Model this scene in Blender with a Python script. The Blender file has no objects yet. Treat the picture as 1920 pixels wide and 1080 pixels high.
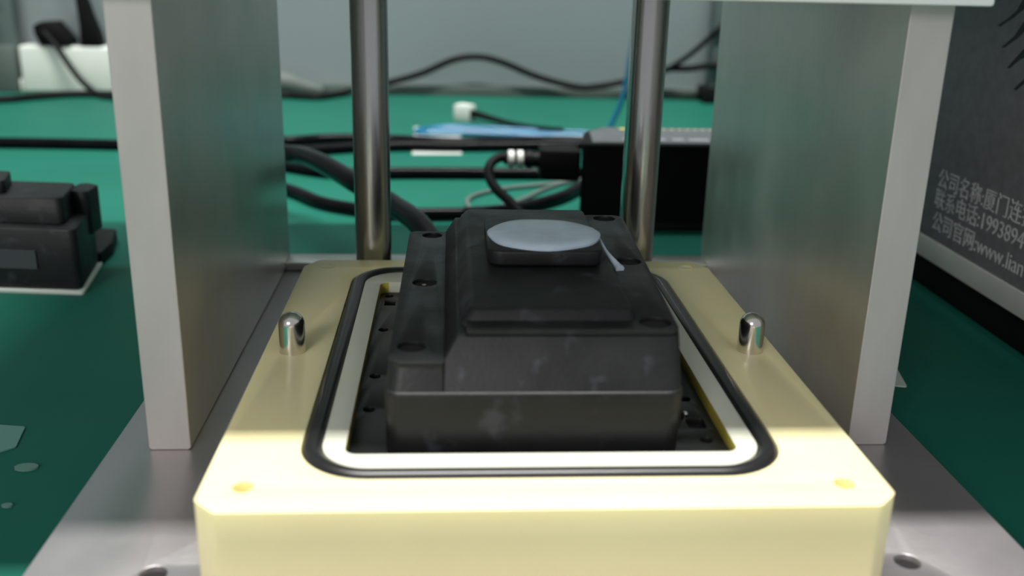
import bpy, bmesh, math, random
from mathutils import Vector, Matrix
random.seed(4)
S = 0.001                      # all builders take millimetres
sc = bpy.context.scene
col = sc.collection

# ------------------------------------------------------------------ camera
cam_d = bpy.data.cameras.new('camera')
cam = bpy.data.objects.new('camera', cam_d); col.objects.link(cam)
cam_d.sensor_width = 36.0; cam_d.lens = 1845.6/1920*36; cam_d.clip_start = 0.01; cam_d.clip_end = 20
r_ = Vector((0.99796554, -0.05943578, 0.02306888)); d_ = Vector((0.00302865, -0.3172289, -0.94834416)); f_ = Vector((0.06368369, 0.94648466, -0.3164035))
m = Matrix(((r_.x, -d_.x, -f_.x), (r_.y, -d_.y, -f_.y), (r_.z, -d_.z, -f_.z))).to_4x4()
m.translation = Vector((-0.02351, -0.19031, 0.152366))
cam.matrix_world = m
cam_d.dof.use_dof = True; cam_d.dof.focus_distance = 0.33; cam_d.dof.aperture_fstop = 10.0
sc.camera = cam
# ------------------------------------------------------------------ world, lights, exposure
w = bpy.data.worlds.new('world'); sc.world = w; w.use_nodes = True
w.node_tree.nodes['Background'].inputs[0].default_value = (0.95, 0.96, 1.0, 1)
w.node_tree.nodes['Background'].inputs[1].default_value = 0.40
def area(name, loc, target, sx, sy, power, color):
    l = bpy.data.lights.new(name, 'AREA'); l.shape = 'RECTANGLE'; l.size = sx; l.size_y = sy; l.energy = power; l.color = color
    o = bpy.data.objects.new(name, l); col.objects.link(o); o.location = loc
    o.rotation_euler = (Vector(target) - Vector(loc)).to_track_quat('-Z', 'Y').to_euler(); return o
area('ceiling_lamp', (-0.05, 0.16, 1.9), (-0.05, 0.161, 0), 1.1, 0.05, 66, (1.0, 0.98, 0.93))
area('rear_ceiling_lamp', (-0.1, 0.8, 1.9), (-0.1, 0.7, 0), 1.3, 0.10, 15, (0.97, 0.98, 1.0))
area('front_lamp', (-0.7, -1.5, 0.8), (0, 0.1, 0.05), 0.5, 0.5, 11, (1.0, 0.965, 0.93))
vs = sc.view_settings; vs.view_transform = 'Standard'; vs.look = 'None'; vs.gamma = 1; vs.use_curve_mapping = False; vs.exposure = 0.0

# ------------------------------------------------------------------ materials
def mat(name, color, rough=0.5, metal=0.0, var=0.0, scale=40.0, bump=0.0, bscale=300.0, stretch=(1, 1, 1), color2=None, spec=0.5, rvar=0.0, sss=0.0, alpha=None, trans=0.0, aniso=0.0):
    M = bpy.data.materials.new(name); M.use_nodes = True
    nt = M.node_tree; b = nt.nodes['Principled BSDF']; L = nt.links.new
    b.inputs['Base Color'].default_value = (*color, 1); b.inputs['Roughness'].default_value = rough; b.inputs['Metallic'].default_value = metal
    b.inputs['Specular IOR Level'].default_value = spec
    if sss: b.inputs['Subsurface Weight'].default_value = sss; b.inputs['Subsurface Radius'].default_value = (1.0, 0.8, 0.35); b.inputs['Subsurface Scale'].default_value = 0.004
    if trans: b.inputs['Transmission Weight'].default_value = trans
    tc = nt.nodes.new('ShaderNodeTexCoord'); mp = nt.nodes.new('ShaderNodeMapping'); mp.inputs['Scale'].default_value = stretch
    L(tc.outputs['Object'], mp.inputs['Vector'])
    if var or color2 or rvar:
        n = nt.nodes.new('ShaderNodeTexNoise'); n.inputs['Scale'].default_value = scale; n.inputs['Detail'].default_value = 5
        L(mp.outputs[0], n.inputs['Vector'])
        cr = nt.nodes.new('ShaderNodeMapRange'); cr.inputs['From Min'].default_value = .3; cr.inputs['From Max'].default_value = .7
        L(n.outputs['Fac'], cr.inputs['Value'])
        mx = nt.nodes.new('ShaderNodeMix'); mx.data_type = 'RGBA'
        c2 = color2 or tuple(min(1, c*(1+var)) for c in color); c1 = color if color2 else tuple(c*(1-var) for c in color)
        mx.inputs['A'].default_value = (*c1, 1); mx.inputs['B'].default_value = (*c2, 1)
        L(cr.outputs[0], mx.inputs['Factor']); L(mx.outputs['Result'], b.inputs['Base Color'])
        if rvar:
            rr = nt.nodes.new('ShaderNodeMapRange'); rr.inputs['From Min'].default_value = .3; rr.inputs['From Max'].default_value = .7
            rr.inputs['To Min'].default_value = max(.02, rough-rvar); rr.inputs['To Max'].default_value = rough+rvar
            L(n.outputs['Fac'], rr.inputs['Value']); L(rr.outputs[0], b.inputs['Roughness'])
    if bump:
        n2 = nt.nodes.new('ShaderNodeTexNoise'); n2.inputs['Scale'].default_value = bscale; n2.inputs['Detail'].default_value = 4
        L(mp.outputs[0], n2.inputs['Vector'])
        bp = nt.nodes.new('ShaderNodeBump'); bp.inputs['Strength'].default_value = bump; bp.inputs['Distance'].default_value = 0.0005
        L(n2.outputs['Fac'], bp.inputs['Height']); L(bp.outputs[0], b.inputs['Normal'])
    return M
ALU = mat('brushed_aluminium', (0.66, 0.64, 0.61), 0.36, 0.85, var=.16, scale=22, rvar=.07, bump=.12, bscale=500, stretch=(1, 1, .6))
ALUE = mat('milled_aluminium_edge', (0.55, 0.52, 0.505), 0.55, 0.45, var=.08, scale=60, bump=.1, bscale=400, stretch=(1, 1, .3))
BASE = mat('ground_aluminium_base', (0.46, 0.435, 0.45), 0.36, 0.8, var=.10, scale=18, rvar=.06, bump=.08, bscale=600)
STEEL = mat('polished_steel', (0.55, 0.54, 0.535), 0.2, 1.0, var=.10, scale=14, stretch=(6, 6, .3), rvar=.05)
PIN = mat('dowel_steel', (0.75, 0.72, 0.68), 0.16, 1.0, var=.05, scale=200)
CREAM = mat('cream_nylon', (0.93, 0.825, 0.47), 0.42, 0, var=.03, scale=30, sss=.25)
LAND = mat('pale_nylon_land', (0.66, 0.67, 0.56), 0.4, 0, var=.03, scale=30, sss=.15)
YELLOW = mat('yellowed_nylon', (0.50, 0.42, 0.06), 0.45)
RUBBER = mat('black_rubber', (0.012, 0.012, 0.013), 0.33, var=.2, scale=60)
FLOORB = mat('black_pocket_floor', (0.012, 0.012, 0.012), 0.4, var=.3, scale=80)
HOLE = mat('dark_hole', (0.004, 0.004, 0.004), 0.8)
MAT = mat('green_esd_mat', (0.010, 0.118, 0.082), 0.55, 0, spec=.12, var=.08, scale=9, bump=.04, bscale=900)
MATEDGE = mat('mat_dark_edge', (0.075, 0.10, 0.09), 0.6)
WALL = mat('grey_wall', (0.19, 0.235, 0.24), 0.55, 0, var=.03, scale=3)
CABLE = mat('glossy_black_cable', (0.004, 0.004, 0.005), 0.10, spec=.07, var=.3, scale=40)
CORD = mat('matt_black_cord', (0.006, 0.007, 0.007), 0.5, spec=.1)
GREYC = mat('grey_wire', (0.10, 0.13, 0.12), 0.5)
BLUE = mat('translucent_blue_tube', (0.01, 0.20, 0.36), 0.12, trans=.35)
WHITE = mat('white_plastic', (0.60, 0.66, 0.60), 0.5)
PAPER = mat('white_paper', (0.48, 0.52, 0.50), 0.8)
DARK = mat('dark_powder_coat', (0.19, 0.18, 0.195), 0.5, spec=.35, var=.12, scale=200, bump=.3, bscale=1500)
SILVER = mat('grey_aluminium_trim', (0.55, 0.56, 0.53), 0.5, .1, var=.06, scale=60)
INK = mat('white_ink', (0.55, 0.56, 0.57), 0.6, var=.2, scale=300)
BLACKINK = mat('black_ink', (0.004, 0.006, 0.007), 0.6)
ADAPT = mat('adapter_black', (0.003, 0.003, 0.003), 0.6, spec=.12)
LABELG = mat('grey_label', (0.075, 0.085, 0.09), 0.7, spec=.15, var=.12, scale=90)
YINK = mat('yellow_ink', (0.65, 0.60, 0.05), 0.6)
SILIC = mat('white_silicone', (0.50, 0.60, 0.72), 0.45, var=.10, scale=110, bump=.5, bscale=160)
PRINT = mat('pale_print', (.17, .18, .2), .6)
SMUDGE2 = mat('print_yellowish', (.4, .4, .25), .6)
REFLGREY = mat('reflection_grey', (.05, .052, .06), .5)
BENCH = mat('bench_laminate', (0.25, 0.26, 0.25), 0.5)
FLOORM = mat('grey_floor', (0.25, 0.26, 0.26), 0.5, var=.05, scale=4)
POST = mat('grey_trunking', (0.10, 0.135, 0.13), 0.6)
# black moulded plastic with pale scuffs along its ledges
def plastic():
    M = mat('black_moulded_plastic', (0.0095, 0.01, 0.0115), 0.47, spec=.36, var=.22, scale=70, bump=.15, bscale=700, rvar=.08)
    nt = M.node_tree; b = nt.nodes['Principled BSDF']; L = nt.links.new
    tc = nt.nodes.new('ShaderNodeTexCoord'); n = nt.nodes.new('ShaderNodeTexNoise'); n.inputs['Scale'].default_value = 130; n.inputs['Detail'].default_value = 6
    L(tc.outputs['Object'], n.inputs['Vector'])
    r = nt.nodes.new('ShaderNodeMapRange'); r.inputs['From Min'].default_value = .60; r.inputs['From Max'].default_value = .74; r.inputs['To Max'].default_value = .5
    L(n.outputs['Fac'], r.inputs['Value'])
    src = b.inputs['Base Color'].links[0].from_socket
    mx = nt.nodes.new('ShaderNodeMix'); mx.data_type = 'RGBA'; mx.inputs['B'].default_value = (.06, .065, .08, 1)
    L(r.outputs[0], mx.inputs['Factor']); L(src, mx.inputs['A']); L(mx.outputs['Result'], b.inputs['Base Color'])
    return M
PLAST = plastic()

# ------------------------------------------------------------------ helpers
def tag(o, label=None, cat=None, group=None, kind=None):
    if label: o['label'] = label
    if cat: o['category'] = cat
    if group: o['group'] = group
    if kind: o['kind'] = kind
    return o
def thing(name, label, cat, loc, group=None):
    o = bpy.data.objects.new(name, None); col.objects.link(o); o.location = Vector(loc)*S
    o.empty_display_size = .01
    return tag(o, label, cat, group)
def link(name, me, m_, parent=None, origin=None):
    """mesh in world metres -> object; local to its parent or to origin (mm)"""
    for mm in (m_ if isinstance(m_, (list, tuple)) else [m_]): me.materials.append(mm)
    o = bpy.data.objects.new(name, me); col.objects.link(o)
    if parent:
        base = world_loc(parent); me.transform(Matrix.Translation(-base)); o.parent = parent
    else:
        base = Vector(origin or (0, 0, 0))*S; me.transform(Matrix.Translation(-base)); o.location = base
    return o
def world_loc(o):
    v = Vector((0, 0, 0))
    while o: v += o.location; o = o.parent
    return v
def fin(bm, smooth=False, bevel=0.0, seg=2, angle=35):
    bmesh.ops.remove_doubles(bm, verts=bm.verts, dist=1e-7)
    bmesh.ops.recalc_face_normals(bm, faces=bm.faces)
    if bevel:
        es = [e for e in bm.edges if len(e.link_faces) == 2 and e.calc_face_angle(0) > math.radians(angle)]
        bmesh.ops.bevel(bm, geom=es, offset=bevel*S, segments=seg, affect='EDGES', profile=.5, clamp_overlap=True)
    me = bpy.data.meshes.new('mesh'); bm.to_mesh(me); bm.free()
    if smooth:
        me.shade_smooth()
        try: me.set_sharp_from_angle(angle=math.radians(40))
        except Exception: pass
    return me
def rpoly(pts, r, n=5):
    """round the corners of a polygon (mm)"""
    out = []; N = len(pts)
    for i in range(N):
        p = Vector(pts[i]).to_2d(); a = Vector(pts[i-1]).to_2d(); b = Vector(pts[(i+1) % N]).to_2d()
        rr = r[i] if isinstance(r, (list, tuple)) else r
        if rr <= 0: out.append(tuple(p)); continue
        u = (a-p).normalized(); v = (b-p).normalized(); ang = u.angle(v); t = rr/math.tan(ang/2)
        c = p + (u+v).normalized()*rr/math.sin(ang/2)
        s = p+u*t-c; e = p+v*t-c
        a0 = math.atan2(s.y, s.x); a1 = math.atan2(e.y, e.x); da = (a1-a0+math.pi) % (2*math.pi)-math.pi
        for k in range(n+1):
            th = a0+da*k/n; out.append((c.x+rr*math.cos(th), c.y+rr*math.sin(th)))
    return out
def rrect(x0, y0, x1, y1, r, n=8): return rpoly([(x0, y0), (x1, y0), (x1, y1), (x0, y1)], r, n)
def circ(x, y, r, n=24): return [(x+r*math.cos(2*math.pi*k/n), y+r*math.sin(2*math.pi*k/n)) for k in range(n)]
def loft(bm, rings, cap=True):
    vr = [[bm.verts.new(Vector(p)*S) for p in ring] for ring in rings]
    n = len(vr[0])
    for a, b in zip(vr, vr[1:]):
        for i in range(n): bm.faces.new((a[i], a[(i+1) % n], b[(i+1) % n], b[i]))
    if cap: bm.faces.new(vr[0][::-1]); bm.faces.new(vr[-1])
    return vr
def prism_bm(bm, poly, z0, z1, top=None):
    loft(bm, [[(x, y, z0) for x, y in poly], [(x, y, z1) for x, y in (top or poly)]])
def box_bm(bm, x0, x1, y0, y1, z0, z1): prism_bm(bm, [(x0, y0), (x1, y0), (x1, y1), (x0, y1)], z0, z1)
def box(name, x0, x1, y0, y1, z0, z1, m_, parent=None, bevel=.5, origin=None, seg=2):
    bm = bmesh.new(); box_bm(bm, x0, x1, y0, y1, z0, z1)
    return link(name, fin(bm, bevel=bevel, seg=seg, smooth=bevel > 0), m_, parent, origin or ((x0+x1)/2, (y0+y1)/2, z0))
def prism(name, poly, z0, z1, m_, parent=None, bevel=.5, top=None, origin=None, smooth=True, seg=2, angle=35):
    bm = bmesh.new(); prism_bm(bm, poly, z0, z1, top)
    return link(name, fin(bm, bevel=bevel, smooth=smooth, seg=seg, angle=angle), m_, parent, origin or (poly[0][0], poly[0][1], z0))
def holed(bm, outer, holes, z0, z1):
    """a plate with true through holes, added to bm"""
    cu = bpy.data.curves.new('tmp', 'CURVE'); cu.dimensions = '2D'; cu.fill_mode = 'BOTH'; cu.extrude = (z1-z0)/2*S
    for poly in [outer]+holes:
        s = cu.splines.new('POLY'); s.points.add(len(poly)-1); s.use_cyclic_u = True
        for p, (x, y) in zip(s.points, poly): p.co = (x*S, y*S, 0, 1)
    o = bpy.data.objects.new('tmp', cu); col.objects.link(o)
    dg = bpy.context.evaluated_depsgraph_get(); dg.update()
    me = bpy.data.meshes.new_from_object(o.evaluated_get(dg)); me.transform(Matrix.Translation((0, 0, (z0+z1)/2*S)))
    bm.from_mesh(me); bpy.data.meshes.remove(me); bpy.data.objects.remove(o); bpy.data.curves.remove(cu)
def holed_obj(name, outer, holes, z0, z1, m_, parent, bevel=.4, solid=None):
    bm = bmesh.new(); holed(bm, outer, holes, z0, z1)
    bmesh.ops.remove_doubles(bm, verts=bm.verts, dist=1e-6)
    me0 = fin(bm, bevel=bevel, smooth=True, angle=50)
    if solid:
        bm = bmesh.new(); bm.from_mesh(me0); solid(bm); me0 = bpy.data.meshes.new('mesh'); bm.to_mesh(me0); bm.free()
    return link(name, me0, m_, parent)
def spline(pts, n=10, closed=False):
    P = [Vector(p) for p in pts]; out = []; N = len(P)
    for i in range(N if closed else N-1):
        if closed: a, b, c, d = P[i-1], P[i], P[(i+1) % N], P[(i+2) % N]
        else: a, b, c, d = P[max(i-1, 0)], P[i], P[i+1], P[min(i+2, N-1)]
        for k in range(n):
            t = k/n; out.append(.5*((2*b)+(c-a)*t+(2*a-5*b+4*c-d)*t*t+(3*b-a-3*c+d)*t**3))
    if not closed: out.append(P[-1])
    return out
def tube_bm(bm, pts, r, n=12, smooth=8, closed=False, raw=False):
    P = [Vector(p) for p in pts] if raw else spline(pts, smooth, closed)
    N = len(P); up = None; rings = []
    for i, p in enumerate(P):
        if closed: t = (P[(i+1) % N]-P[i-1]).normalized()
        else: t = (P[min(i+1, N-1)]-P[max(i-1, 0)]).normalized()
        if up is None: up = Vector((0, 0, 1)) if abs(t.z) < .9 else Vector((1, 0, 0))
        up = (up-t*up.dot(t)).normalized(); s = t.cross(up)
        ri = r(i/(N-1)) if callable(r) else r
        rings.append([p+(up*math.cos(a)+s*math.sin(a))*ri for a in (2*math.pi*k/n for k in range(n))])
    if closed: rings.append(rings[0])
    loft(bm, rings, cap=not closed)
def tube(name, pts, r, m_, parent=None, **k):
    bm = bmesh.new(); tube_bm(bm, pts, r, **k)
    return link(name, fin(bm, smooth=True), m_, parent, pts[0])
def lathe(name, cx, cy, prof, m_, parent=None, n=32):
    bm = bmesh.new()
    loft(bm, [[(cx+r*math.cos(2*math.pi*k/n), cy+r*math.sin(2*math.pi*k/n), z) for k in range(n)] for r, z in prof])
    return link(name, fin(bm, smooth=True), m_, parent, (cx, cy, prof[0][1]))

# ================================================================== the setting
o = box('wall_back', -1500, 1500, 986, 1046, -760, 1900, WALL, bevel=0); tag(o, kind='structure')
o = box('floor', -1500, 1500, -1300, 986, -800, -760, FLOORM, bevel=0); tag(o, kind='structure')
o = box('trim_1', -1450, 1450, 976, 986, -2, 11, MATEDGE, bevel=1); tag(o, kind='structure')
wb = thing('workbench', 'grey laminate workbench under the green mat', 'workbench', (0, 500, -760))
box('worktop', -1100, 1100, -250, 985, -32, -2, BENCH, wb, 1)
for x in (-1050, 1000):
    for y in (-200, 900): box('leg', x, x+50, y, y+50, -760, -32, BENCH, wb, 1)
mt = box('work_mat', -1050, 1050, -240, 974, -2, 0, MAT, bevel=.6, origin=(0, 400, -2))
tag(mt, 'large green anti-static rubber mat covering the bench', 'mat')

# ================================================================== the press
press = thing('test_press', 'aluminium press frame with two side plates and two round steel guide rods', 'press', (0, 160, 0))
base = holed_obj('base_plate', [(-123.8, -30), (123.8, -30), (123.8, 282), (-123.8, 282)],
                 [circ(91, 15, 3.2), circ(-93.5, 14.5, 3.2)], 0, 12.1, BASE, press, .5)
for x, y in ((91, 15), (-93.5, 14.5)):
    sx = prism('socket_screw', circ(x, y, 2.9), 2, 10.6, HOLE, base, .3); sx['label'] = 'dark recessed screw in the base plate'
for s in (-1, 1):
    x0, x1 = sorted((s*99.8, s*112.1)); cch = 1.6
    bm = bmesh.new()
    # slab with a small chamfer at its lower front corners
    prof = [(x0, 12.1+cch*.4), (x0+cch*.5, 12.1), (x1-cch*.5, 12.1), (x1, 12.1+cch*.4), (x1, 143.6), (x0, 143.6)]
    loft(bm, [[(x, y, z) for x, z in prof] for y in (76.8, 267.8)])
    me = fin(bm, bevel=.35); me.materials.append(ALU)
    sp = link('side_plate', me, ALUE, press)
    for p in sp.data.polygons:
        p.material_index = 1 if abs(p.normal.y) > .8 else 0
box('rear_rail', -99.8, 99.8, 254, 267.8, 12.1, 16, ALU, press, .4)
for s in (-1, 1):
    r0 = lathe('guide_rod', s*54.8, 205, [(7.35, 12.1), (7.35, 196)], STEEL, press, 48)
box('crosshead', -118, 118, 68, 276, 143.6, 158, mat('pale_plate', (.93, .94, .93), .4), press, .8)
box('added_shadow_head', -235, 209, 54, 350, 196, 310, ALU, press, 3)  # unseen head, added and sized to cast the wide shadow
lathe('ram', 0, 165, [(20, 158), (20, 196)], STEEL, press, 32)

# ================================================================== the sealing fixture
fx = thing('sealing_block', 'cream nylon fixture block with a black seal groove, between the side plates', 'fixture', (0, 95, 12.1))
outer = rpoly([(-80, 5.5), (-74.5, 0), (74.5, 0), (80, 5.5), (80, 181), (75, 189.5), (-75, 189.5), (-80, 181)], 2.5, 4)
gro = rrect(-60, 14.2, 60, 179.5, 17.5, 12); gri = rrect(-54.8, 19.2, 54.8, 173.5, 13, 12); poc = rrect(-49, 26.6, 49, 161, 3, 5)
body = holed_obj('body', outer, [gro, circ(-70.3, 11.2, 2.5), circ(69.7, 10.2, 2.5), circ(-71.3, 93.5, 4), circ(71.3, 93.5, 4)], 12.1, 37, CREAM, fx, .9)
for x, y in ((-70.3, 11.2), (69.7, 10.2)):
    prism('screw_hole', circ(x, y, 2.45), 12.2, 33.5, YELLOW, body, 0)['label'] = 'yellowed screw hole in the front corner'
for x in (-71, 71):
    lathe('plug', x, 181, [(2.9, 36.5), (2.9, 37.15), (2.6, 37.25), (2.3, 37.1)], CREAM, body, 24)
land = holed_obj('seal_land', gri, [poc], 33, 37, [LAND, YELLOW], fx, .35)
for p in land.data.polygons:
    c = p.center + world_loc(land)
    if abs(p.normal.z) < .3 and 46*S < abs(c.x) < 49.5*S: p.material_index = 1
def under(bm): prism_bm(bm, rrect(-59.6, 14.6, 59.6, 179.1, 17.2, 12), 12.2, 31.4)
fholes = [circ(x, y, 1.7, 14) for x, y in ((-45.7, 157), (-45.6, 122), (-45.6, 83), (-45.6, 60), (44.6, 40.5), (44.6, 66))]+[[(-47, 146.5), (-43, 146.5), (-43, 152), (-47, 152)], rrect(41.6, 47.5, 46.6, 53.2, 1)]
pf = holed_obj('pocket_floor', rrect(-59.6, 14.6, 59.6, 179.1, 17.2, 12), fholes, 31.4, 33, FLOORB, fx, .15, under)
lathe('screw', 41.9, 54.2, [(.9, 33), (.9, 34.2), (.5, 34.6)], PIN, pf, 16)['label'] = 'tiny bright screw head'
ctr = rrect(-57.4, 16.7, 57.4, 176.6, 15.2, 14)
tube('o_ring', [(x, y, 35.6) for x, y in ctr], 2.55, RUBBER, fx, closed=True, raw=True, n=16)['label'] = 'black rubber seal ring'
for x in (-71.3, 71.3):
    lathe('dowel_pin', x, 93.5, [(3.95, 20), (3.95, 46)]+[(3.95*math.cos(a), 46+3.6*math.sin(a)) for a in (.25, .5, .8, 1.05, 1.3, 1.5)], PIN, fx, 36)['label'] = 'polished steel dowel pin with domed tip'

# ================================================================== the tested housing
hs = thing('moulded_housing', 'black moulded plastic housing with stepped top, sitting in the cream block', 'housing', (0, 95, 33))
F0 = rpoly([(-39.3, 31), (34.9, 31), (39.6, 157), (-38.2, 157)], 4.5, 6)
F1 = rpoly([(-39.6, 30.6), (35.3, 30.6), (39.9, 157.2), (-38.4, 157.2)], 4.5, 6)
prism('lower_body', F0, 33, 51.2, PLAST, hs, .9, top=F1, seg=3)
mid0 = rpoly([(-24.8, 31.5), (34.9, 31.5), (39.7, 157), (-24.8, 157)], [.5, 4, 4, .5], 5)
mid1 = rpoly([(-21.5, 37.9), (34.9, 37.9), (39.5, 156.8), (-21.5, 156.8)], [.5, 3.5, 4, .5], 5)
mid2 = rpoly([(-19.2, 38.4), (34.8, 38.4), (39.3, 156.8), (-19.2, 156.8)], [.5, 3.5, 4, .5], 5)
midm = rpoly([(-24.8, 35.1), (34.9, 35.1), (39.6, 156.9), (-24.8, 156.9)], [.5, 3.7, 4, .5], 5)
bm = bmesh.new(); loft(bm, [[(x, y, z) for x, y in q] for q, z in ((mid0, 51.2), (midm, 58), (mid1, 63.2))])
link('deck', fin(bm, smooth=True), PLAST, hs)
holed_obj('deck_top', mid2, [circ(32.2, 152, 4.0), circ(31.9, 99, 4.0), circ(29.6, 45, 4.2)], 63.2, 64.5, PLAST, hs, .35)
fl0 = rpoly([(-39.2, 31.5), (-24.8, 31.5), (-24.8, 157), (-38.2, 157)], [4, .5, .5, 3], 5)
fl1 = rpoly([(-38.6, 33.6), (-24.8, 33.6), (-24.8, 156.6), (-37.8, 156.6)], [4, .5, .5, 3], 5)
prism('side_flange', fl0, 51.2, 56.8, PLAST, hs, 0, top=fl1, angle=60)
holed_obj('flange_top', fl1, [circ(-29.6, 151.2, 3.6), circ(-31, 97, 3.8), circ(-33, 44.5, 3.8)], 56.8, 58, PLAST, hs, .35)
lathe('screw', -31.2, 97, [(.7, 56.8), (.7, 57.3), (.3, 57.5)], PIN, hs, 12)['label'] = 'tiny bright screw in the flange hole'
for x, y, r, z in ((32.2, 152, 3.9, 63.2), (31.9, 99, 3.9, 63.2), (29.6, 45, 4.1, 63.2), (-29.6, 151.2, 3.5, 56.8), (-31, 97, 3.7, 56.8), (-33, 44.5, 3.7, 56.8)):
    prism('recess_shade', circ(x, y, r), z, z+.2, HOLE, hs, 0)  # black disc at each hole bottom stands in for the shade there
# sloped cover between the two flanges
bm = bmesh.new()
b0 = rpoly([(-24.6, 43), (26, 43), (27, 156.5), (-24.6, 156.5)], 2.5, 4); b1 = rpoly([(-18.2, 47.5), (24.3, 47.5), (24.5, 153.8), (-17.6, 153.8)], 2.5, 4)
prism_bm(bm, b0, 58, 67.3, b1)
link('raised_cover', fin(bm, bevel=.8, smooth=True, seg=3), PLAST, hs)
boss = prism('boss', rrect(-12.3, 82.3, 21.6, 121, 4.5, 8), 67.9, 72.4, PLAST, hs, .7, seg=3)
prism('boss_shade', rrect(-11.4, 85, 20.8, 120, 5, 6), 67.0, 68.1, HOLE, hs, 0)  # black slab standing in for the shade under the boss
bm = bmesh.new(); n = 40
def rag(k, s): a = 2*math.pi*k/n; q = 1+.02*math.sin(3*a+1)+.015*math.sin(7*a); return (5.2+s*q*17.3*math.cos(a), 99.2+s*q*16.4*math.sin(a))
loft(bm, [[(*rag(k, s), z) for k in range(n)] for s, z in ((1, 72.4), (1.0, 73.0), (.93, 73.8), (.75, 74.1), (.5, 73.8), (.25, 73.9), (.05, 73.9))])
link('silicone_patch', fin(bm, smooth=True), SILIC, hs)['label'] = 'pale blue-white silicone oval smeared on the boss'
bm = bmesh.new()
tube_bm(bm, [(20.6, 108, 72.2), (22.5, 103, 71.4), (24.3, 97, 68.4), (26.6, 93, 66.0), (27.6, 89, 65)], lambda t: .4+1.0*t**2.5, n=10)
link('silicone_smear', fin(bm, smooth=True), SILIC, hs)['label'] = 'pale silicone drip beside the boss'

# ================================================================== second housing at the left
h2 = thing('moulded_housing', 'black moulded housing lying on a pale tray, left of the press', 'housing', (-230, 285, 0))
tr = prism('tray', rpoly([(-300, 262.5), (-192.5, 252.5), (-199.5, 300), (-300, 316)], 1.5, 3), 0, 2.0, WHITE, h2, .4); tr['label'] = 'thin pale tray'
prism('tray_tab', rpoly([(-216, 300), (-199.5, 298), (-200, 318), (-206, 345), (-216, 348)], 2, 3), 0, 7, CORD, h2, .6)
A = rpoly([(-300, 264), (-193.6, 254), (-201, 300), (-300, 314)], 3, 4)
prism('lower_body', A, 2, 31.2, PLAST, h2, 1.2)
A1 = rpoly([(-300, 270), (-201, 262), (-207, 300), (-300, 310)], 3, 4); A2 = rpoly([(-300, 272), (-202, 264.5), (-207.5, 297), (-300, 307)], 3, 4)
prism('deck', A1, 31.2, 43.4, PLAST, h2, .8, top=A2)
prism('boss', rpoly([(-300, 280), (-230, 272), (-236, 294), (-300, 302)], 2, 4), 43.4, 49.6, PLAST, h2, .8)
prism('end_lug', rpoly([(-209, 288), (-197.5, 282), (-197, 300), (-207, 306)], 3.4, 6), 20, 42.0, PLAST, h2, 1)
prism('painted_reflection', rpoly([(-250, 258.7), (-213, 255.3), (-213, 254.9), (-250, 258.3)], 0), 12, 21, REFLGREY, h2, 0)['label'] = 'painted grey reflection on the lower front'  # thin grey strip painted in as a reflection on the housing front

# ================================================================== instrument at the right
ins = thing('test_instrument', 'dark grey instrument case with white printed lines, right of the press', 'instrument', (340, 290, 0))
for x in (216, 440): box('foot_shade_rail', x, x+24, 70, 510, 0, 16.5, CORD, ins, 1)  # black rails as feet, also standing in for shade in the gap
box('base_trim', 212, 480, 55, 520, 16.5, 27, SILVER, ins, .5)
box('case', 212.6, 479, 56, 519, 27, 330, DARK, ins, 1)
def lettering(txt, y, z, size, w=None):
    cu = bpy.data.curves.new('txt', 'FONT'); cu.body = txt; cu.size = 1.0; cu.extrude = 0.0
    cu.space_character = 1.0
    o = bpy.data.objects.new('txt', cu); col.objects.link(o)
    dg = bpy.context.evaluated_depsgraph_get(); dg.update()
    me = bpy.data.meshes.new_from_object(o.evaluated_get(dg)); bpy.data.objects.remove(o)
    # a sheet of ink 0.15 mm proud of the case: x of the text runs towards -Y, its y up
    bm = bmesh.new(); bm.from_mesh(me)
    ex = bmesh.ops.extrude_face_region(bm, geom=bm.faces[:])
    bmesh.ops.translate(bm, vec=(0, 0, .02), verts=[v for v in ex['geom'] if isinstance(v, bmesh.types.BMVert)])
    bm.to_mesh(me); bm.free()
    xs = [v.co.x for v in me.vertices]
    sx = (w/(max(xs)-min(xs)) if w else size)*S; x0 = min(xs)
    M4 = Matrix(((0, 0, -size*S, 212.62*S), (-sx, 0, 0, y*S+sx*x0), (0, size*S, 0, z*S), (0, 0, 0, 1)))
    me.transform(M4); me.flip_normals()
    return link('lettering', me, INK, ins)
lettering('公司名称:厦门连拓', 264.6, 53.6, 10.2)
lettering('联系电话:1993894', 265.0, 43.8, 10.2)
lettering('公司官网:www.lian', 263.8, 32.8, 10.2)
def stroke(pts):
    bm = bmesh.new(); loft(bm, [[(x, y, z) for y, z in pts] for x in (212.45, 212.75)])
    link('emblem_stroke', fin(bm), BLACKINK, ins)
stroke([(238.6, 140), (236.5, 141.3), (228, 147), (226, 152), (231, 147.5)])
stroke([(235.7, 130.2), (233.3, 130), (224.2, 134.1), (215.5, 139.2), (204, 150), (216.5, 146), (222.6, 137.2), (227.6, 134)])
stroke([(229.5, 121.5), (227.2, 121.6), (218.6, 126.1), (213.8, 129.6), (204, 139), (209, 141), (215.3, 133.6), (221, 126.9)])
stroke([(222.4, 113.7), (220.3, 113.6), (214.6, 117.4), (210.2, 119.3), (202, 127), (207, 131), (211.4, 123.1)])
stroke([(214.6, 105.7), (212.5, 105.4), (206.8, 109.2), (199, 115), (203, 119), (207.3, 111.2)])
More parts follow.
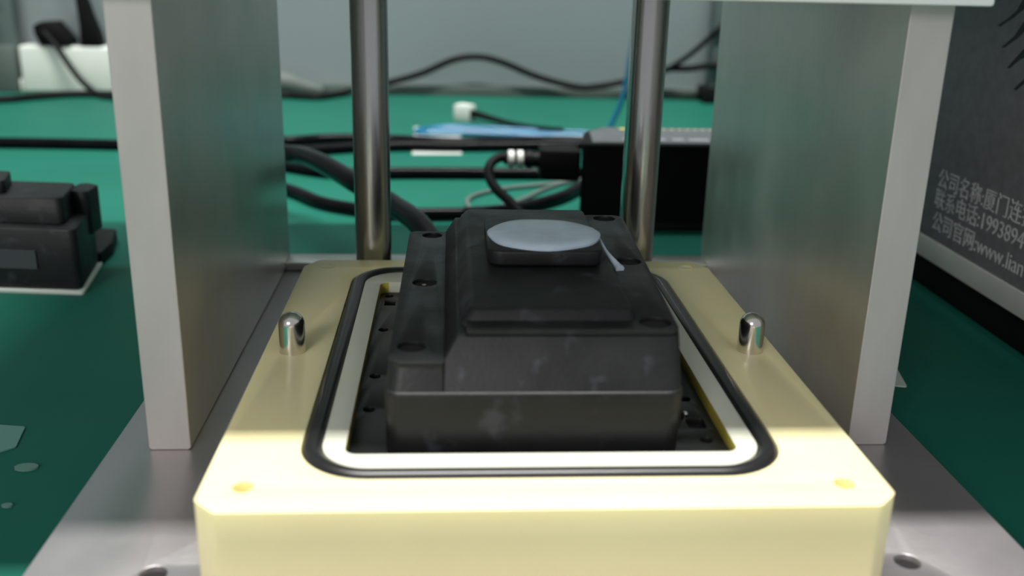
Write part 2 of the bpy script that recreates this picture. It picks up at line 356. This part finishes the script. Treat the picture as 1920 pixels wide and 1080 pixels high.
# grey trunking standing by the wall behind the right plate
tk = thing('cable_trunk', 'grey upright cable trunking against the wall, seen past the right side plate', 'trunking', (310, 960, 0))
box('channel', 276, 345, 945, 972, 0, 420, POST, tk, 2); box('foot', 268, 350, 935, 974, 0, 18, CORD, tk, 2)
tk2 = thing('cable_trunk', 'grey-green upright cable trunking left of the white power strip', 'trunking', (-530, 960, 0))
box('channel', -560, -501, 955, 974, 0, 420, POST, tk2, 2); box('foot', -522, -500, 944, 974, 0, 50, MATEDGE, tk2, 2)

# ================================================================== power adapter
ad = thing('power_adapter', 'black power brick with a grey printed label on top, behind the right guide rod', 'adapter', (115, 405, 0))
prism('case', rpoly([(53.8, 378), (58, 375.5), (178, 375.5), (178, 437), (72, 437), (60, 420)], 1.5, 3), 0, 51.6, ADAPT, ad, 1.5)
prism('foot_strip', rpoly([(60, 373.6), (176, 373.6), (176, 380), (60, 380)], 1, 2), 0, 5, CORD, ad, .4)
lab = prism('label_plate', rpoly([(60, 378.5), (176, 378.5), (176, 434), (74, 434), (63.5, 419)], 1.5, 3), 51.4, 52.1, LABELG, ad, 0); lab['label'] = 'grey printed label'
k = 0
for i in range(4): box('print_mark', 84+i*6, 87.6+i*6, 427, 430.5, 52.05, 52.2, YINK, lab, 0)['label'] = 'yellow print mark'
for i in range(9): box('print_mark', 106+i*5, 109+i*5, 427.5, 429.5, 52.05, 52.2, SMUDGE2, lab, 0)['label'] = 'pale yellow print mark'
for i, (x, wd) in enumerate(((80, 13), (97, 9), (110, 7), (120, 12), (135, 8))): box('print_mark', x, x+wd, 389, 395, 52.05, 52.2, PRINT, lab, 0)['label'] = 'pale print block'
pl = thing('power_plug', 'black ribbed inline plug pushed into the left end of the power brick', 'plug', (33, 392, 29))
prism('plug_body', rpoly([(30, 383), (54, 380), (54, 405), (30, 401)], 2.5, 4), 28, 46.5, ADAPT, pl, 2)
for i, x in enumerate((13.2, 18.6, 24)):
    bm = bmesh.new(); tube_bm(bm, [(x-2, 392, 39), (x-1.6, 392, 39), (x+1.6, 392, 39), (x+2, 392, 39)], lambda t: 5.6 if .2 < t < .8 else 4.8, n=18, raw=True)
    o = link('rib', fin(bm, smooth=True, bevel=0), SILVER if i < 2 else CORD, pl)
tube('sleeve', [(9, 392, 39), (31, 392, 39)], lambda t: 3.2+1.8*t, CORD, pl, n=16, smooth=4)
pc = tube('plug_cord', [(11, 392, 40), (5.7, 390.5, 40), (0.6, 385, 37), (-.4, 378, 31.6), (3.2, 365, 27), (10, 352, 23), (18, 338, 17), (30, 322, 8), (45, 310, 3.4), (75, 300, 3), (150, 310, 3), (190, 340, 3)], 2.9, CORD)
tag(pc, 'dull black cord curling down from the ribbed plug', 'cable')

# ================================================================== cables on the mat
R1 = 4.3
c1 = tube('power_cable', [(-700, 640, R1), (-560, 614, R1), (-382, 615, R1), (-292, 612, R1), (-210, 607, R1), (-153, 592, R1), (-104, 611, R1), (-60, 622, R1), (-20, 622, R1), (40, 628, R1), (90, 622, R1+2), (118, 590, R1), (112, 540, R1), (75, 520, R1), (38, 517, R1),
     (-21, 516, R1), (-63, 514, R1), (-92, 509, R1), (-117, 517, R1), (-146, 536, R1), (-190, 560, R1), (-230, 600, R1+9), (-226, 640, R1), (-180, 648, R1), (-159, 638, R1), (-133, 650, R1), (-106, 655, R1), (-70, 652, R1), (-20, 641, R1), (25, 649, R1), (80, 655, R1), (150, 640, R1), (200, 560, R1), (205, 470, R1)], R1, CABLE, n=14)
tag(c1, 'thick glossy black power cable coiled across the mat behind the rods', 'cable')
c2 = tube('power_cable', [(-215, 535, R1), (-180, 505, R1), (-130, 457, R1), (-105, 423, R1), (-82, 406, R1), (-57, 395, R1), (-21, 395.5, R1), (-11, 398, R1), (12, 406, R1), (34, 424, R1), (52, 446, R1), (66, 470, R1), (90, 490, R1), (180, 500, R1)], 3.9, CABLE, n=14)
tag(c2, 'glossy black cable curving nearest the press, ending under the power brick', 'cable')
c3 = tube('air_hose', [(-196, 442, 5.5), (-182, 438, 16), (-162, 428, 31), (-144, 416, 37.5), (-121.5, 400, 39.3), (-109, 385, 41), (-93, 355, 42.2), (-74.4, 320, 40.6), (-62, 300, 38.9), (-50.2, 280, 37), (-38, 250, 36.5), (-30, 225, 31), (-29, 205, 26), (-29, 190, 25)], 5.3, CABLE, n=16)
tag(c3, 'thick black hose slanting down from the left plate to behind the block', 'hose')
R2 = 3.9
c4 = tube('wall_cable', [(-260, 905, R2), (-209, 926, R2), (-190, 922, R2), (-167, 919, R2), (-147, 945, R2), (-128, 960, 8), (-93, 968, 14.8), (-56, 968, 25.7), (-20, 968, 41.3), (8, 968, 45.4), (36, 968, 39.9), (79, 968, 23.7), (123, 966, 13.6), (148, 965, 14.4), (182, 965, 21), (228, 965, 35), (252, 952, 38), (290, 936, 44), (340, 936, 30), (420, 940, 8), (520, 940, 3.4)], R2, CORD)
tag(c4, 'black cable arching up in front of the grey wall', 'cable')
c5 = tube('wall_cable', [(222, 957, 33), (252, 952, 54), (287, 938, 91), (330, 938, 130), (390, 950, 190)], 3.0, CORD)
tag(c5, 'black cable rising steeply to the right plate above the arched one', 'cable')
c6 = tube('mat_cable', [(-700, 830, R2), (-560, 840, R2), (-485, 862, R2), (-462, 884, R2), (-433, 908, R2), (-392, 914, R2), (-330, 900, R2), (-290, 890, R2)], R2, CORD)
tag(c6, 'black cable lying along the rear of the mat at left', 'cable')
c7 = tube('grey_wire_loop', [(190, 540, 1.6), (120, 530, 1.6), (43, 492, 1.6), (16, 479, 1.6), (-3, 462, 1.6), (-11, 446, 1.6), (-11.4, 427, 1.6), (-7.6, 415.5, 1.6), (6, 423, 1.6), (25, 447, 1.6), (60, 500, 1.6), (140, 560, 1.6)], 1.5, GREYC, n=8)
tag(c7, 'thin grey wire looped on the mat left of the power brick', 'wire')
# blue tubing
bl = tube('blue_tube', [(180, 655, 2.2), (89, 676, 2.2), (34, 692, 2.2), (-15, 699, 2.2), (-44, 698, 2.2), (-54, 706, 2.2), (-46, 722, 2.2), (-15, 728, 2.2), (34, 716, 2.2), (71, 702, 2.2), (100, 694, 2.2), (118, 698, 4.5), (122.8, 700, 11), (131.4, 700, 33), (135.1, 700, 52), (139.7, 700, 94), (146, 700, 150), (155, 690, 260)], 2.4, BLUE, n=12)
tag(bl, 'translucent blue tube doubled on the mat and rising behind the right rod', 'tube')
bl2 = tube('blue_tube', [(190, 672, 2), (100, 686, 2), (40, 703, 2), (0, 711, 2), (-30, 711, 2), (-42, 714, 2.3), (-30, 738, 2), (30, 728, 2), (110, 712, 2), (190, 700, 2)], 2.2, BLUE, n=12)
tag(bl2, 'translucent blue tube nested inside the other one on the mat', 'tube')
pa = prism('paper_slip', [(-54, 606), (-13.5, 609), (-13.5, 745), (-57, 744)], .05, .35, PAPER, bevel=0)
tag(pa, 'white paper slip under the coiled cable and blue tube', 'paper')
cn = thing('connector', 'small white square connector block on the mat by the blue tube', 'connector', (-9, 788, 0))
prism('shell', rpoly([(-20, 785), (-4, 780), (2, 787), (-12, 800)], 1, 2), 0, 16, WHITE, cn, 1.2)
tube('lead', [(-2, 784, 8), (6, 776, 7.4), (16, 766, 6), (36, 746, 4), (59, 722, 4.6), (80, 706, 6)], lambda t: 4.2-2.6*t, CORD, cn)
# plain grey lump against the wall
wd = thing('grey_lump', 'dark grey pouch lying at the wall behind the left rod', 'lump', (-215, 955, 0))
bm = bmesh.new(); tube_bm(bm, [(-275, 958, 8), (-240, 958, 13), (-212, 958, 14), (-190, 958, 9), (-168, 958, 5)], lambda t: 5+8*math.sin(math.pi*min(1, t*.9+.1)), n=14)
link('lump', fin(bm, smooth=True), MATEDGE, wd)

# ================================================================== power strip at the back left
ps = thing('power_strip', 'white power strip box at the wall, far left', 'power strip', (-440, 958, 0))
box('body', -497, -350, 948, 975, 0, 50.5, WHITE, ps, 3, seg=3)
box('foot_pad', -512, -497, 950, 972, 0, 14, WHITE, ps, 2)
for x in (-470, -430, -390): box('socket', x-9, x+9, 954, 970, 50.3, 51, MATEDGE, ps, .2)
p1 = thing('wall_plug', 'black angled plug with a thin cord, left one on the white strip', 'plug', (-458, 960, 51))
bm = bmesh.new()
loft(bm, [[(x, y, z) for x, z in ((-472, 51), (-441, 51), (-438, 56), (-446, 66), (-454, 77), (-470, 76), (-478, 72), (-477, 62))] for y in (946, 972)])
link('plug_body', fin(bm, bevel=2, smooth=True), ADAPT, p1)
tube('cord', [(-466, 944, 66), (-455, 941, 54), (-449, 938, 47), (-438, 932, 32), (-425, 925, 17), (-409, 915, 6), (-392, 900, 3), (-350, 880, 3.4), (-300, 876, 3.4)], 3.3, CORD, p1)
p2 = thing('wall_plug', 'black tapering plug rising from the white strip beside the left plate', 'plug', (-417, 960, 51))
bm = bmesh.new()
loft(bm, [[(x, y, z) for x, z in ((-430, 51), (-407, 51), (-410, 66), (-416, 84), (-421, 104), (-424, 125), (-431, 125), (-430, 96), (-429, 72))] for y in (948, 968)])
link('plug_body', fin(bm, bevel=2, smooth=True), ADAPT, p2)
tube('cord', [(-427, 958, 122), (-430, 958, 150), (-440, 960, 200), (-450, 966, 300)], 3, CORD, p2)
c8 = tube('hanging_cable', [(-513, 940, 96.5), (-524, 938, 92), (-560, 935, 82), (-620, 930, 60), (-680, 930, 20), (-700, 930, 4)], 5.5, CORD)
tag(c8, 'thick black cable end at the upper left corner before the wall', 'cable')

# ================================================================== scraps on the mat
sc1 = prism('tape_scrap', rpoly([(-200, 122), (-164.9, 116.4), (-162.1, 101.9), (-166.5, 98), (-200, 101)], 1, 2), .05, .5, mat('pale_tape', (.12, .30, .25), .6), bevel=0)
tag(sc1, 'pale translucent tape scrap at the left edge of the mat', 'tape')
for (x, y, a, l) in ((-153.5, 88.5, 3.0, 'pale oval crumb on the dark mat left of the base plate'), (-150, 66, 1.3, 'tiniest pale speck on the mat near the front left')):
    s = prism('crumb', [(x+a*math.cos(t)*1.2, y+a*.75*math.sin(t)) for t in (k*math.pi/6 for k in range(12))], .05, .7, mat('crumb_pale', (.12, .25, .21), .6), bevel=0)
    tag(s, l, 'debris')
sc2 = prism('tape_scrap', rpoly([(140, 175), (157, 170), (152, 146), (140, 150)], 1, 2), .05, .5, WHITE, bevel=0)
tag(sc2, 'small pale tape scrap peeking out beside the right side plate', 'tape')
